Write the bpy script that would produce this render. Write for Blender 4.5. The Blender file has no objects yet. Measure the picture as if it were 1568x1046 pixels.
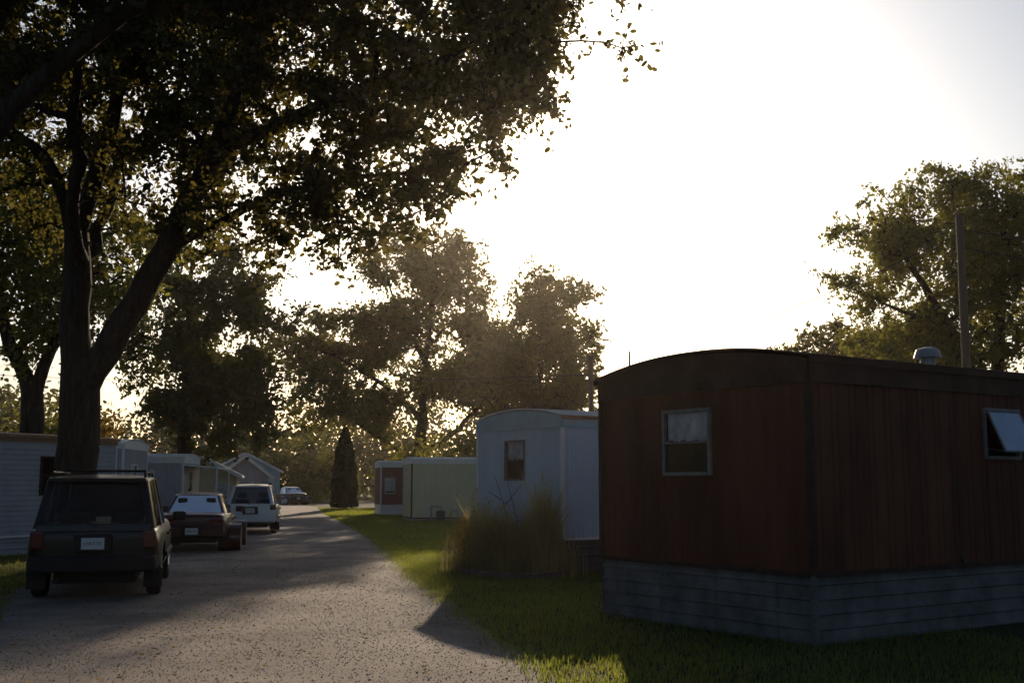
import bpy, math, random
import numpy as np
from mathutils import Vector, Matrix, noise
random.seed(3)
scene = bpy.context.scene
col = scene.collection
PI = math.pi

# ------------------------------------------------------------------ materials
def new_mat(name):
    m = bpy.data.materials.new(name); m.use_nodes = True
    nt = m.node_tree
    return m, nt, nt.nodes, nt.links, nt.nodes["Principled BSDF"]

def mat(name, c, rough=0.6, metal=0.0, var=0.25, scale=3.0, bump=0.0, bscale=40.0, spec=0.5, coat=0.0, stretch=(1,1,1), bdist=0.02):
    m, nt, N, L, P = new_mat(name)
    P.inputs['Roughness'].default_value = rough
    P.inputs['Metallic'].default_value = metal
    P.inputs['Specular IOR Level'].default_value = spec
    P.inputs['Coat Weight'].default_value = coat
    tc = N.new('ShaderNodeTexCoord')
    mp = N.new('ShaderNodeMapping'); mp.inputs['Scale'].default_value = stretch
    L.new(tc.outputs['Object'], mp.inputs['Vector'])
    n = N.new('ShaderNodeTexNoise'); n.inputs['Scale'].default_value = scale
    n.inputs['Detail'].default_value = 8; n.inputs['Roughness'].default_value = 0.65
    L.new(mp.outputs[0], n.inputs['Vector'])
    r = N.new('ShaderNodeValToRGB')
    r.color_ramp.elements[0].position = 0.3; r.color_ramp.elements[1].position = 0.7
    r.color_ramp.elements[0].color = [x*(1-var) for x in c]+[1]
    r.color_ramp.elements[1].color = [min(1, x*(1+var)) for x in c]+[1]
    L.new(n.outputs['Fac'], r.inputs[0]); L.new(r.outputs[0], P.inputs['Base Color'])
    if bump > 0:
        n2 = N.new('ShaderNodeTexNoise'); n2.inputs['Scale'].default_value = bscale
        n2.inputs['Detail'].default_value = 6
        L.new(mp.outputs[0], n2.inputs['Vector'])
        b = N.new('ShaderNodeBump'); b.inputs['Strength'].default_value = bump; b.inputs['Distance'].default_value = bdist
        L.new(n2.outputs['Fac'], b.inputs['Height']); L.new(b.outputs[0], P.inputs['Normal'])
    return m

def leaf_mat(name, dark, light, trans, scale=0.45, tmix=0.4):
    m, nt, N, L, P = new_mat(name)
    N.remove(P)
    out = [n for n in N if n.type == 'OUTPUT_MATERIAL'][0]
    geo = N.new('ShaderNodeNewGeometry')
    tc = N.new('ShaderNodeTexCoord')
    n = N.new('ShaderNodeTexNoise'); n.inputs['Scale'].default_value = scale; n.inputs['Detail'].default_value = 3
    L.new(tc.outputs['Object'], n.inputs['Vector'])
    a = N.new('ShaderNodeMath'); a.operation = 'MULTIPLY_ADD'
    L.new(geo.outputs['Random Per Island'], a.inputs[0]); a.inputs[1].default_value = 0.35
    s = N.new('ShaderNodeMath'); s.operation = 'MULTIPLY_ADD'; s.inputs[1].default_value = 1.6; s.inputs[2].default_value = -0.47
    L.new(n.outputs['Fac'], s.inputs[0]); L.new(s.outputs[0], a.inputs[2])
    def ramp(c0, c1):
        r = N.new('ShaderNodeValToRGB'); r.color_ramp.elements[0].color = c0+(1,); r.color_ramp.elements[1].color = c1+(1,)
        L.new(a.outputs[0], r.inputs[0]); return r
    r1 = ramp(dark, light)
    r2 = ramp(tuple(x*0.55 for x in trans), trans)
    d = N.new('ShaderNodeBsdfDiffuse'); t = N.new('ShaderNodeBsdfTranslucent'); g = N.new('ShaderNodeBsdfGlossy')
    g.inputs['Roughness'].default_value = 0.45; g.inputs['Color'].default_value = (.5,.5,.5,1)
    L.new(r1.outputs[0], d.inputs[0]); L.new(r2.outputs[0], t.inputs[0])
    mx = N.new('ShaderNodeMixShader'); mx.inputs[0].default_value = tmix
    L.new(d.outputs[0], mx.inputs[1]); L.new(t.outputs[0], mx.inputs[2])
    m2 = N.new('ShaderNodeMixShader'); m2.inputs[0].default_value = 0.03
    L.new(mx.outputs[0], m2.inputs[1]); L.new(g.outputs[0], m2.inputs[2])
    L.new(m2.outputs[0], out.inputs[0])
    return m

def glass_mat(name, tint=(0.5,0.55,0.55), refl=0.12):
    m, nt, N, L, P = new_mat(name)
    N.remove(P)
    out = [n for n in N if n.type == 'OUTPUT_MATERIAL'][0]
    t = N.new('ShaderNodeBsdfTransparent'); t.inputs[0].default_value = tint+(1,)
    g = N.new('ShaderNodeBsdfGlossy'); g.inputs['Roughness'].default_value = 0.03; g.inputs[0].default_value = (.8,.8,.8,1)
    fr = N.new('ShaderNodeFresnel'); fr.inputs[0].default_value = 1.45
    ad = N.new('ShaderNodeMath'); ad.operation = 'ADD'; ad.inputs[1].default_value = refl; ad.use_clamp = True
    L.new(fr.outputs[0], ad.inputs[0])
    mx = N.new('ShaderNodeMixShader'); L.new(ad.outputs[0], mx.inputs[0])
    L.new(t.outputs[0], mx.inputs[1]); L.new(g.outputs[0], mx.inputs[2]); L.new(mx.outputs[0], out.inputs[0])
    return m

M = {}
M['red_wall'] = mat('red_siding', (0.088,0.029,0.016), 0.65, 0, 0.45, 1.5, 0.15, 30, 0.15, stretch=(1,1,.25))
M['red_trim'] = mat('brown_trim', (0.050,0.025,0.019), 0.7, 0, 0.45, 3, 0.2, 20, 0.15)
M['skirt'] = mat('grey_skirting', (0.105,0.102,0.10), 0.65, 0.0, 0.45, 2.5, 0.1, 20, 0.2)
M['blue_wall'] = mat('pale_blue_siding', (0.39,0.47,0.53), 0.5, 0, 0.12, 1.5, 0.1, 20, 0.3, stretch=(1,1,.3))
M['blue_trim'] = mat('pale_blue_trim', (0.26,0.38,0.42), 0.5, 0, 0.15, 2)
M['dark_skirt'] = mat('dark_skirting', (0.08,0.068,0.06), 0.7, 0, 0.3, 4)
M['yellow_wall'] = mat('pale_yellow_siding', (0.46,0.44,0.28), 0.5, 0, 0.1, 1.5)
M['white'] = mat('white_paint', (0.62,0.61,0.58), 0.5, 0, 0.1, 3)
M['white_wall'] = mat('white_siding', (0.31,0.31,0.33), 0.5, 0, 0.15, 1.2, spec=.3)
M['dred_wall'] = mat('dark_red_siding', (0.16,0.04,0.04), 0.5, 0, 0.2, 2)
M['tan'] = mat('tan_paint', (0.42,0.33,0.2), 0.6, 0, 0.15, 2)
M['orange_trim'] = mat('rust_trim', (0.26,0.13,0.06), 0.6, 0, 0.3, 4)
M['roof_metal'] = mat('roof_metal', (0.35,0.35,0.36), 0.4, 0.5, 0.2, 2)
M['shingle'] = mat('grey_shingles', (0.09,0.10,0.12), 0.85, 0, 0.3, 6, .3, 20)
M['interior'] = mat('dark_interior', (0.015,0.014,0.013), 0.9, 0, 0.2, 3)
M['curtain'] = mat('curtain_cloth', (0.62,0.61,0.63), 0.9, 0, 0.45, 2.2, 0.4, 8, stretch=(3,3,2))
M['glass'] = glass_mat('window_glass', (0.85,0.88,0.9), -0.02)
M['cglass'] = glass_mat('car_glass', (0.40,0.44,0.44), -0.015)
M['bark'] = mat('bark', (0.045,0.034,0.027), 0.95, 0, 0.5, 6, 1.0, 9, 0.1, stretch=(2.2,2.2,.35), bdist=.10)
M['wood'] = mat('weathered_wood', (0.12,0.08,0.055), 0.9, 0, 0.3, 5, .5, 20, .2, stretch=(3,3,.2))
M['wire'] = mat('cable', (0.02,0.02,0.02), 0.6)
M['concrete'] = mat('concrete', (0.32,0.30,0.28), 0.9, 0, 0.2, 5, .4, 30)
M['galv'] = mat('galvanised_metal', (0.25,0.25,0.25), 0.55, 0.6, 0.2, 5)
M['frame'] = mat('window_frame_aluminium', (0.15,0.145,0.145), 0.55, 0.3, 0.3, 8, spec=.3)
M['sash'] = mat('sash_glass',(.27,.31,.40),.25,var=.15)
M['black_paint'] = mat('black_car_paint', (0.004,0.0045,0.006), 0.3, 0.0, 0.1, 3, spec=.3, coat=0.10)
M['red_paint'] = mat('dark_red_car_paint', (0.055,0.008,0.007), 0.32, 0.2, 0.1, 3, coat=0.3)
M['white_paint'] = mat('silver_white_car_paint', (0.5,0.51,0.53), 0.28, 0.2, 0.05, 3, coat=0.5)
M['blue_paint'] = mat('dark_blue_car_paint', (0.03,0.04,0.07), 0.3, 0.2, 0.05, 3, coat=0.6)
M['plastic'] = mat('black_plastic', (0.009,0.009,0.010), 0.7, spec=.3)
M['tyre'] = mat('tyre_rubber', (0.015,0.015,0.015), 0.85, 0, .3, 10, spec=.3)
M['rim'] = mat('alloy_rim', (0.4,0.4,0.41), 0.35, 0.8)
M['tail'] = mat('tail_light_red', (0.09,0.006,0.005), 0.2, coat=.4)
M['lamp_w'] = mat('lamp_clear', (0.6,0.6,0.6), 0.15, coat=.8)
M['plate'] = mat('licence_plate', (0.5,0.51,0.51), 0.5, var=.05, spec=.3)
M['seat'] = mat('seat_fabric', (0.03,0.028,0.027), 0.9)
M['brick'] = mat('old_brick',(.16,.10,.08),.9,0,.3,8)
M['leaf_big'] = leaf_mat('leaves_oak', (0.026,0.036,0.012), (0.065,0.064,0.02), (0.20,0.165,0.03), .35, .48)
M['leaf_near'] = leaf_mat('leaves_near', (0.018,0.024,0.009), (0.045,0.04,0.016), (0.11,0.075,0.02), .35, .35)
M['leaf_mid'] = leaf_mat('leaves_mid', (0.03,0.044,0.014), (0.08,0.085,0.022), (0.26,0.24,0.05), .25, .48)
M['leaf_dark'] = leaf_mat('leaves_dark', (0.022,0.034,0.012), (0.06,0.065,0.02), (0.17,0.17,0.03), .3, .42)
M['leaf_yel'] = leaf_mat('leaves_yellow_green', (0.045,0.06,0.015), (0.12,0.12,0.03), (0.36,0.34,0.05), .3, .5)
M['leaf_far'] = leaf_mat('leaves_far', (0.04,0.052,0.025), (0.08,0.09,0.04), (0.13,0.13,0.045), .12, .35)
M['leaf_orange'] = leaf_mat('leaves_orange', (0.09,0.055,0.016), (0.17,0.11,0.025), (0.36,0.22,0.04), .4, .5)
M['conifer'] = leaf_mat('conifer_needles', (0.010,0.016,0.008), (0.022,0.03,0.012), (0.03,0.035,0.01), .6, .15)
M['grass_blade'] = leaf_mat('grass_blades', (0.02,0.032,0.008), (0.06,0.07,0.02), (0.45,0.50,0.07), .8, .45)
M['weed'] = leaf_mat('weed_stalks', (0.14,0.13,0.05), (0.40,0.33,0.15), (0.7,0.55,0.22), 1.2, .5)

# ------------------------------------------------------------------ mesh helpers
class MB:
    def __init__(s): s.v=[]; s.f=[]
    def add(s, vs, fs):
        o=len(s.v); s.v += [tuple(p) for p in vs]; s.f += [tuple(i+o for i in f) for f in fs]
    def box(s, x0,x1,y0,y1,z0,z1):
        vs=[(x,y,z) for x in (x0,x1) for y in (y0,y1) for z in (z0,z1)]
        s.add(vs, [(0,1,3,2),(4,6,7,5),(0,4,5,1),(2,3,7,6),(0,2,6,4),(1,5,7,3)])
    def hexa(s, b, t):
        s.add(list(b)+list(t), [(3,2,1,0),(4,5,6,7),(0,1,5,4),(1,2,6,5),(2,3,7,6),(3,0,4,7)])
    def tube(s, p0, p1, r0, r1, n=8, cap=True):
        p0=Vector(p0); p1=Vector(p1); d=(p1-p0)
        if d.length<1e-6: return
        d.normalize(); a=d.orthogonal().normalized(); b=d.cross(a)
        vs=[]
        for p,r in ((p0,r0),(p1,r1)):
            for i in range(n):
                t=2*PI*i/n; vs.append(p+a*math.cos(t)*r+b*math.sin(t)*r)
        fs=[(i,(i+1)%n,n+(i+1)%n,n+i) for i in range(n)]
        if cap: fs += [tuple(range(n))[::-1], tuple(range(n,2*n))]
        s.add(vs,fs)
    def obj(s, name, m, parent=None, smooth=False, bevel=0.0, seg=2, subsurf=0):
        me=bpy.data.meshes.new(name); me.from_pydata(s.v,[],s.f); me.validate(); me.update()
        ob=bpy.data.objects.new(name,me); col.objects.link(ob)
        me.materials.append(m)
        if smooth:
            me.polygons.foreach_set('use_smooth',[True]*len(me.polygons))
        if bevel>0:
            md=ob.modifiers.new('b','BEVEL'); md.width=bevel; md.segments=seg; md.limit_method='ANGLE'
        if subsurf:
            md=ob.modifiers.new('s','SUBSURF'); md.levels=subsurf; md.render_levels=subsurf
        if parent: ob.parent=parent
        return ob

def empty(name, loc, rz=0.0):
    e=bpy.data.objects.new(name,None); col.objects.link(e); e.location=loc; e.rotation_euler=(0,0,rz); return e

def np_mesh(name, verts, nper, material, parent=None, loc=(0,0,0)):
    n=len(verts)//nper
    me=bpy.data.meshes.new(name)
    me.vertices.add(len(verts)); me.vertices.foreach_set('co', np.asarray(verts,dtype=np.float32).ravel())
    me.loops.add(n*nper); me.loops.foreach_set('vertex_index', np.arange(n*nper,dtype=np.int32))
    me.polygons.add(n); me.polygons.foreach_set('loop_start', np.arange(0,n*nper,nper,dtype=np.int32))
    me.polygons.foreach_set('loop_total', np.full(n,nper,dtype=np.int32))
    me.update(calc_edges=True); me.materials.append(material)
    ob=bpy.data.objects.new(name,me); col.objects.link(ob); ob.location=loc
    if parent: ob.parent=parent
    return ob

def unit(a): return a/np.maximum(np.linalg.norm(a,axis=1,keepdims=True),1e-9)

def leaf_verts(rng, c, size, droop=0.0, up=0.3):
    n=len(c)
    t=rng.normal(size=(n,3)); t[:,2]-=droop; t=unit(t)
    nn=rng.normal(size=(n,3)); nn[:,2]+=up; b=unit(np.cross(t,nn))
    nrm=np.cross(t,b)
    s=(size*rng.uniform(.55,1.3,size=(n,1)))
    v=np.empty((n,6,3))
    v[:,0]=c-t*s*.5
    v[:,1]=c-t*s*.22+b*s*.30+nrm*s*.06
    v[:,2]=c+t*s*.22+b*s*.26+nrm*s*.06
    v[:,3]=c+t*s*.55
    v[:,4]=c+t*s*.15-b*s*.30+nrm*s*.06
    v[:,5]=c-t*s*.25-b*s*.24+nrm*s*.06
    return v.reshape(-1,3)

# ------------------------------------------------------------------ trees
def make_tree(name, root, limbs, ells, ncl, leaf, lper, seed, lmat, crad=0.7, thresh=-0.1, nscale=1.8, droop=.3, twr=0.012, rtop=0.025, bark='bark'):
    rng=np.random.default_rng(seed)
    root=np.array(root,float)
    nodes=[]; par=[]; minr=[]
    nodes.append(root); par.append(-1); minr.append(limbs[0][0][3])
    def nearest(p):
        a=np.array(nodes); return int(np.argmin(((a-p)**2).sum(1)))
    for li,l in enumerate(limbs):
        prev = 0 if li==0 else nearest(np.array(l[0][:3]))
        for k in range(1,len(l)):
            a=np.array(l[k-1]); b=np.array(l[k])
            seglen=np.linalg.norm(b[:3]-a[:3]); ns=max(1,int(seglen/0.45))
            for j in range(1,ns+1):
                q=a+(b-a)*j/ns
                p=q[:3].copy(); p+=rng.normal(size=3)*0.045*min(1,seglen/2)
                nodes.append(p); par.append(prev); minr.append(q[3]); prev=len(nodes)-1
    nmain=len(nodes)
    vols=np.array([e[3]*e[4]*e[5] for e in ells]); pr=vols/vols.sum()
    cl=[]; tries=0
    while len(cl)<ncl and tries<ncl*30:
        tries+=1
        e=ells[rng.choice(len(ells),p=pr)]
        d=rng.normal(size=3); d/=np.linalg.norm(d); r=rng.uniform()**0.42
        p=np.array(e[:3])+d*r*np.array(e[3:6])
        if noise.noise(Vector(p/nscale)+Vector((seed*7.3,0,0)))<thresh: continue
        cl.append(p)
    ncl=len(cl)
    cl=np.array(cl)
    base=np.array(nodes)
    dist=np.sqrt(((cl[:,None,:]-base[None])**2).sum(2)).min(1)
    order=np.argsort(dist)
    arr=np.zeros((nmain+ncl*5,3)); arr[:nmain]=base; cnt=nmain
    weight=[0]*cnt
    height0=root[2]+ (limbs[0][1][2]-root[2])*0.9
    ends=[]
    for i in order:
        p=cl[i]
        a=arr[:cnt]; dd=((a-p)**2).sum(1)
        dd=np.where(a[:,2]<height0, dd+50, dd)
        j=int(np.argmin(dd)); q=a[j]; L=math.sqrt(((p-q)**2).sum())
        ns=max(1,min(4,int(L/0.6)+1)); prev=j
        bend=rng.normal(size=3)*L*0.10; bend[2]+=L*0.06
        for k in range(1,ns+1):
            t=k/ns
            pt=q+(p-q)*t+bend*math.sin(PI*t)
            arr[cnt]=pt; par.append(prev); minr.append(0); weight.append(0); prev=cnt; cnt+=1
        weight[prev]+=1; ends.append(prev)
    for i in range(cnt-1,0,-1): weight[par[i]]+=weight[i]
    rad=[max(minr[i], rtop*max(1,weight[i])**0.42 if i>=nmain else 0) for i in range(cnt)]
    for i in range(nmain,cnt):
        if rad[i]>rad[par[i]]*0.8: rad[i]=rad[par[i]]*0.8
    par_obj=empty(name, tuple(root))
    mb=MB()
    for i in range(1,cnt):
        p0=arr[par[i]] - root; p1=arr[i]-root
        r0=rad[par[i]] if (i<nmain and par[i]<nmain and rad[par[i]]<rad[i]*2.0) else rad[i]*1.15
        n=12 if rad[i]>.12 else (7 if rad[i]>.05 else 4)
        mb.tube(p0,p1,r0,rad[i],n,False)
        if rad[i]>.06:
            d=Vector(p1-p0).normalized(); mb.tube(Vector(p1)-d*rad[i]*.3, Vector(p1)+d*rad[i]*.45, rad[i], rad[i]*.75, n, True)
    R=minr[0]
    for k in range(7):
        t=2*PI*k/7+rng.uniform(-.3,.3)
        mb.tube((math.cos(t)*R*.45,math.sin(t)*R*.45,.55),(math.cos(t)*R*1.45,math.sin(t)*R*1.45,-.1),R*.35,R*.28,7)
    ntw=7
    C=arr[ends]; n=len(C)
    tw=unit(rng.normal(size=(n*ntw,3))*np.array([1,1,.75])+np.array([0,0,.05])); TL=crad*rng.uniform(.45,1.35,size=(n*ntw,1))
    Ct=np.repeat(C,ntw,axis=0)
    per=max(1,lper//ntw)
    s=rng.uniform(0.12,1,size=(n*ntw,per,1))**0.8
    P=Ct[:,None,:]+tw[:,None,:]*TL[:,None,:]*s + rng.normal(size=(n*ntw,per,3))*crad*0.10
    P[:,:,2]-= (s[:,:,0]**2)*crad*0.15
    P=P.reshape(-1,3)-root
    lv=leaf_verts(rng,P,leaf,droop)
    np_mesh('crown_leaves',lv,6,M[lmat],par_obj)
    a=Ct-root; b=a+tw*TL*.95; w=unit(np.cross(tw,rng.normal(size=tw.shape)))*twr
    w2=unit(np.cross(tw,w))*twr
    q=np.empty((len(a)*2,4,3)); q[0::2,0]=a-w; q[0::2,1]=a+w; q[0::2,2]=b+w*.3; q[0::2,3]=b-w*.3
    q[1::2,0]=a-w2; q[1::2,1]=a+w2; q[1::2,2]=b+w2*.3; q[1::2,3]=b-w2*.3
    np_mesh('twigs',q.reshape(-1,3),4,M[bark],par_obj)
    mb.obj('trunk_and_limbs',M[bark],par_obj,smooth=True)
    return par_obj

make_tree('large_oak_tree',(-8.9,23.5,0),[
  [(-8.9,23.5,0,.50),(-8.92,23.5,1.5,.43),(-8.95,23.5,3.0,.41),(-8.95,23.5,3.7,.40)],
  [(-8.95,23.5,3.6,.33),(-9.05,23.5,4.9,.30),(-9.14,23.5,6.3,.27),(-9.2,23.5,7.0,.24)],
  [(-9.2,23.5,7.0,.18),(-9.5,23.7,7.7,.16),(-10.1,24,8.7,.13),(-11.2,24.5,9.5,.09),(-12.5,25,10,.05)],
  [(-9.2,23.5,7.0,.2),(-8.75,23.2,7.9,.18),(-8.35,23,9.2,.15),(-8.2,23,11.3,.11),(-7.8,23,14,.06)],
  [(-9.2,23.5,7.0,.15),(-9.4,23.8,8.6,.13),(-9.45,24,10.2,.1),(-9.9,24.5,13,.05)],
  [(-8.95,23.5,3.65,.33),(-8.4,23.4,4.4,.30),(-7.8,23.3,5.4,.27),(-7.2,23.2,6.5,.25),(-6.55,23.1,7.9,.21),(-6.05,23,8.6,.16),(-4.7,22.8,9.15,.12),(-3.3,22.6,9.7,.095),(-1.5,22.5,10.3,.07),(0.2,22.4,11.2,.04)],
  [(-6.55,23.1,7.9,.17),(-5.7,22.5,9.3,.14),(-4.9,21.5,10.7,.11),(-3.9,21,12.4,.07)],
  [(-7.2,23.2,6.5,.12),(-6.1,23.4,7.2,.10),(-4.9,23.6,7.9,.08),(-3.1,23.7,8.2,.055),(-1.3,23.8,8.5,.035)],
  [(-9.1,23.4,6.2,.14),(-8.6,21.8,8,.12),(-8,19.8,9.6,.07)],
  [(-9.1,23.6,6.2,.14),(-9.2,25.5,8.2,.11),(-9.6,27.5,10,.06)],
  [(-7.8,23.3,5.4,.1),(-7.3,24,6.8,.09),(-6.9,25,8.6,.06)],
 ],[(-9.3,23.5,11,5,4.0,4.0),(-5.2,23,10.7,3.6,3.6,3.0),(-1.8,23,11,3.2,3.2,2.4),(-6,22.5,15,6,4.5,3.0),(0.5,22.2,12.6,2.6,2.6,1.8),
    (-3.4,23,8.2,2.6,2.0,1.5),(-6.2,23.4,7.6,2.3,2.2,1.5),(-0.7,22.8,9.6,2.1,1.8,1.5),(.9,22.4,11.1,1.7,1.8,1.3),(-2.6,23,7.4,1.7,1.4,1.1),(-4.6,23.3,6.9,1.6,1.5,.9),(-1.5,22.8,8.5,1.6,1.5,1.2),(.1,22.6,10.1,1.7,1.5,1.4)],
 1550,0.135,84,11,'leaf_big',0.70,-0.01,1.2,.4)

make_tree('oak_tree',(-8.3,14.4,0),[
  [(-8.3,14.4,0,.42),(-8.2,14.3,2.2,.36),(-7.9,14.2,4.2,.33)],
  [(-7.9,14.2,4.2,.26),(-6.9,13.8,5.5,.19),(-6.1,13.6,6.4,.14),(-5.5,13.5,6.95,.11),(-4.8,13.4,7.4,.085),(-3.7,13.3,8.1,.05)],
  [(-7.9,14.2,4.2,.25),(-7.4,14.1,6,.2),(-6.7,14,7.4,.17),(-6.2,13.9,9,.12)],
  [(-7.9,14.2,4.2,.2),(-8.6,14.5,6.5,.16),(-9,14.5,9,.1)],
 ],[(-4.6,13,9.6,5,3.6,2.1),(-9,14,9.5,3,3,2.4),(-1.0,12.8,8.9,2.8,2.5,1.3),(-6.6,13.6,7.6,1.3,1.2,.8)],
 400,0.12,84,12,'leaf_near',0.6,-0.08,1.4,.4)

make_tree('maple_tree',(-15.2,36,0),[
  [(-15.2,36,0,.42),(-15.2,36,3,.36),(-15.25,36,4.6,.34)],
  [(-15.25,36,4.6,.25),(-16.1,36,6.3,.2),(-16.8,36,9,.1)],
  [(-15.25,36,4.6,.22),(-14.5,36,6.3,.17),(-13.6,36,8.8,.08)],
 ],[(-15.6,36,9.8,4.2,3.5,3.1),(-13.5,36,8.2,2.2,2.5,2.0),(-18.5,36,8.2,2.5,2.5,2.5),(-15.4,36,6.4,1.8,1.8,1.1)],
 420,0.165,84,13,'leaf_yel',0.8,0.0,1.5,.3)

make_tree('elm_tree',(-14.6,51,0),[
  [(-14.6,51,0,.35),(-14.6,51,3,.3),(-14.6,51,7,.22),(-14.6,51,12,.08)],
 ],[(-14.6,51,9,3.4,3,5),(-13.4,51,5.6,2.8,2.4,3),(-11.9,50.5,5.6,1.7,1.6,2.6),(-11.2,51,9.5,1.6,1.6,2.2)],
 480,0.20,84,14,'leaf_dark',0.95,-0.02,1.5,.6)

make_tree('cottonwood_tree',(-6.4,76,0),[
  [(-6.4,76,0,.5),(-6.2,76,3,.42),(-6.0,76,6,.36)],
  [(-6.0,76,6,.28),(-5.8,76,10,.22),(-5.4,76,14,.15),(-5.4,76,18,.06)],
  [(-6.0,76,6,.2),(-8.5,76,8.2,.15),(-11,75.5,9.8,.1),(-14,75,11,.05)],
  [(-6.2,76,3.4,.22),(-3.5,76,5.4,.18),(-1.5,75.5,7.5,.12),(.2,75,9,.06)],
  [(-5.8,76,10,.18),(-7.5,76,12.5,.12),(-8.5,76,15.5,.06)],
  [(-6.3,76,3.2,.14),(-9.5,76,5.2,.1),(-12,75.6,7,.05)],
 ],[(-5.8,76,14.6,4.8,4.2,4.8),(-12.4,75.5,10.6,4.4,3.0,2.9),(-9.0,76,8.4,4.4,3.0,2.8),(-2.2,76,9.6,3.6,3.2,3.2),(-13,75,7.0,3.0,2.4,1.8),(-9.2,75.5,12.5,2.2,2.0,2.4),(-1.2,75,8.6,3,2.6,3),(-8.5,75.5,5.8,2.6,2,1.3)],
 760,0.25,84,15,'leaf_mid',1.3,0.03,1.9,.3,twr=.02,rtop=.035)

make_tree('cottonwood_tree',(1.0,70,0),[
  [(1,70,0,.35),(1.2,70,4,.28),(1.6,70,7.5,.2),(2.2,70,13,.08)],
  [(1.2,70,4,.15),(-1,70,7,.1),(-2,70,9,.05)],
 ],[(2.3,70,12.3,2.6,2.6,3.0),(3.6,70,9.5,2.1,2.5,3.2),(0,70,8.4,2.9,2.6,2.8),(1.8,70,6.2,3.2,2.6,1.8)],
 380,0.24,84,16,'leaf_mid',1.2,0.0,1.8,.3,twr=.02,rtop=.035)

make_tree('hackberry_tree',(19.5,46,0),[
  [(19.5,46,0,.45),(19.5,46,4,.38)],
  [(19.5,46,4,.3),(18,45.7,7.5,.2),(16.2,45.5,10.5,.11),(14.6,45.3,12.4,.04)],
  [(19.5,46,4,.28),(20,46,9,.18),(20.5,46,14,.07)],
  [(19.5,46,4,.25),(23,46,8.5,.2),(25,46,12,.1)],
  [(18,45.7,7.5,.10),(15.4,45.5,8.8,.06),(13.6,45.3,9.6,.03)],
 ],[(19.7,46,11.4,5.0,4.4,3.6),(15.6,45.5,12.0,2.5,2.3,1.8),(14.3,45.5,9.9,1.7,1.6,1.5),(17,46,7.4,3.6,3,2.4),(26,47,12.2,5,4,3.8),(22,46,8,3.5,3,2.5)],
 1200,0.16,84,17,'leaf_yel',0.85,-0.07,1.6,.3)

make_tree('hackberry_tree',(18,62,0),[
  [(18,62,0,.3),(18,62,5,.22),(18,62,9,.1)],
 ],[(17.7,62,8.6,2.8,2.4,1.9),(22,62,8.6,4,3,2.2),(18.5,62,6,4,3,2)],
 260,0.22,84,18,'leaf_mid',0.95,-0.05,2,.3)

def conifer(name,loc,h,r,seed):
    rng=np.random.default_rng(seed); e=empty(name,loc)
    n=16000
    z=rng.uniform(0.02,1,size=n)**.9
    rr=r*np.sin(np.clip((1-z)*1.25+.05,0,1)*PI/2)**.8*(1+.06*np.sin(z*29))
    t=rng.uniform(0,2*PI,size=n); q=rng.uniform(.55,1.05,size=n)
    P=np.stack([np.cos(t)*rr*q,np.sin(t)*rr*q,z*h],1)
    np_mesh('foliage',leaf_verts(rng,P,.2,-1.5),6,M['conifer'],e)
    mb=MB(); mb.tube((0,0,-.1),(0,0,h*.9),.12,.03,8); mb.obj('trunk',M['bark'],e)
conifer('arborvitae_tree',(-11.4,78,0),5.5,.85,5)

def mass(name, blobs, n, leaf, lm, seed, thresh=-.15, ns=2.0, clr=.8, lper=40):
    rng=np.random.default_rng(seed)
    vols=np.array([b[3]*b[4]*b[5] for b in blobs])**.8; pr=vols/vols.sum(); C=[]
    tries=0
    while len(C)<n and tries<n*20:
        tries+=1
        b=blobs[rng.choice(len(blobs),p=pr)]
        d=rng.normal(size=3); d/=np.linalg.norm(d); p=np.array(b[:3])+d*rng.uniform()**.4*np.array(b[3:6])
        if p[2]<.1: continue
        if noise.noise(Vector(p/ns)+Vector((seed,0,0)))<thresh: continue
        C.append(p)
    C=np.array(C); P=(C[:,None,:]+rng.normal(size=(len(C),lper,3))*clr*.5).reshape(-1,3)
    P=P[P[:,2]>0.03]
    o=C[0].copy(); o[2]=0
    return np_mesh(name,leaf_verts(rng,P-o,leaf,0.2),6,M[lm],None,tuple(o))
mass('shrub',[(-21.5,114,3,3.6,2.5,3.6),(-17,110,2.2,2.6,2,2.6)],240,.26,'leaf_mid',21)
mass('shrub',[(-1.5,64,2.6,3.2,2,2.8),(2.5,66,2.6,3,2,2.6),(-5.5,70,2.2,2.5,2,2.4)],260,.22,'leaf_yel',22)
mass('shrub',[(-8.5,84,1.6,1.8,1.5,1.8),(-5.5,82,1.8,2.5,1.5,2.2)],130,.22,'leaf_dark',23)
mass('orange_shrub',[(-18.3,50,3.0,1.4,1.4,1.8)],70,.2,'leaf_orange',24)
mass('shrub',[(-22,50,3,4,2,3)],150,.22,'leaf_mid',25)
rng=np.random.default_rng(5)
blobs=[]
for a in np.arange(-64,66,1.9):
    R=rng.uniform(125,160); h=rng.uniform(8.5,14)
    if a>6: h*=.72
    x=R*math.sin(math.radians(a)); y=R*math.cos(math.radians(a))
    blobs.append((x,y,h*.5,rng.uniform(4,6.5),4,h*.55))
    blobs.append((x+rng.uniform(-3,3),y-5,1.8,5,3,3.2))
mass('distant_trees',blobs,6200,.62,'leaf_far',26,-.38,5,2.2,30)

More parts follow.
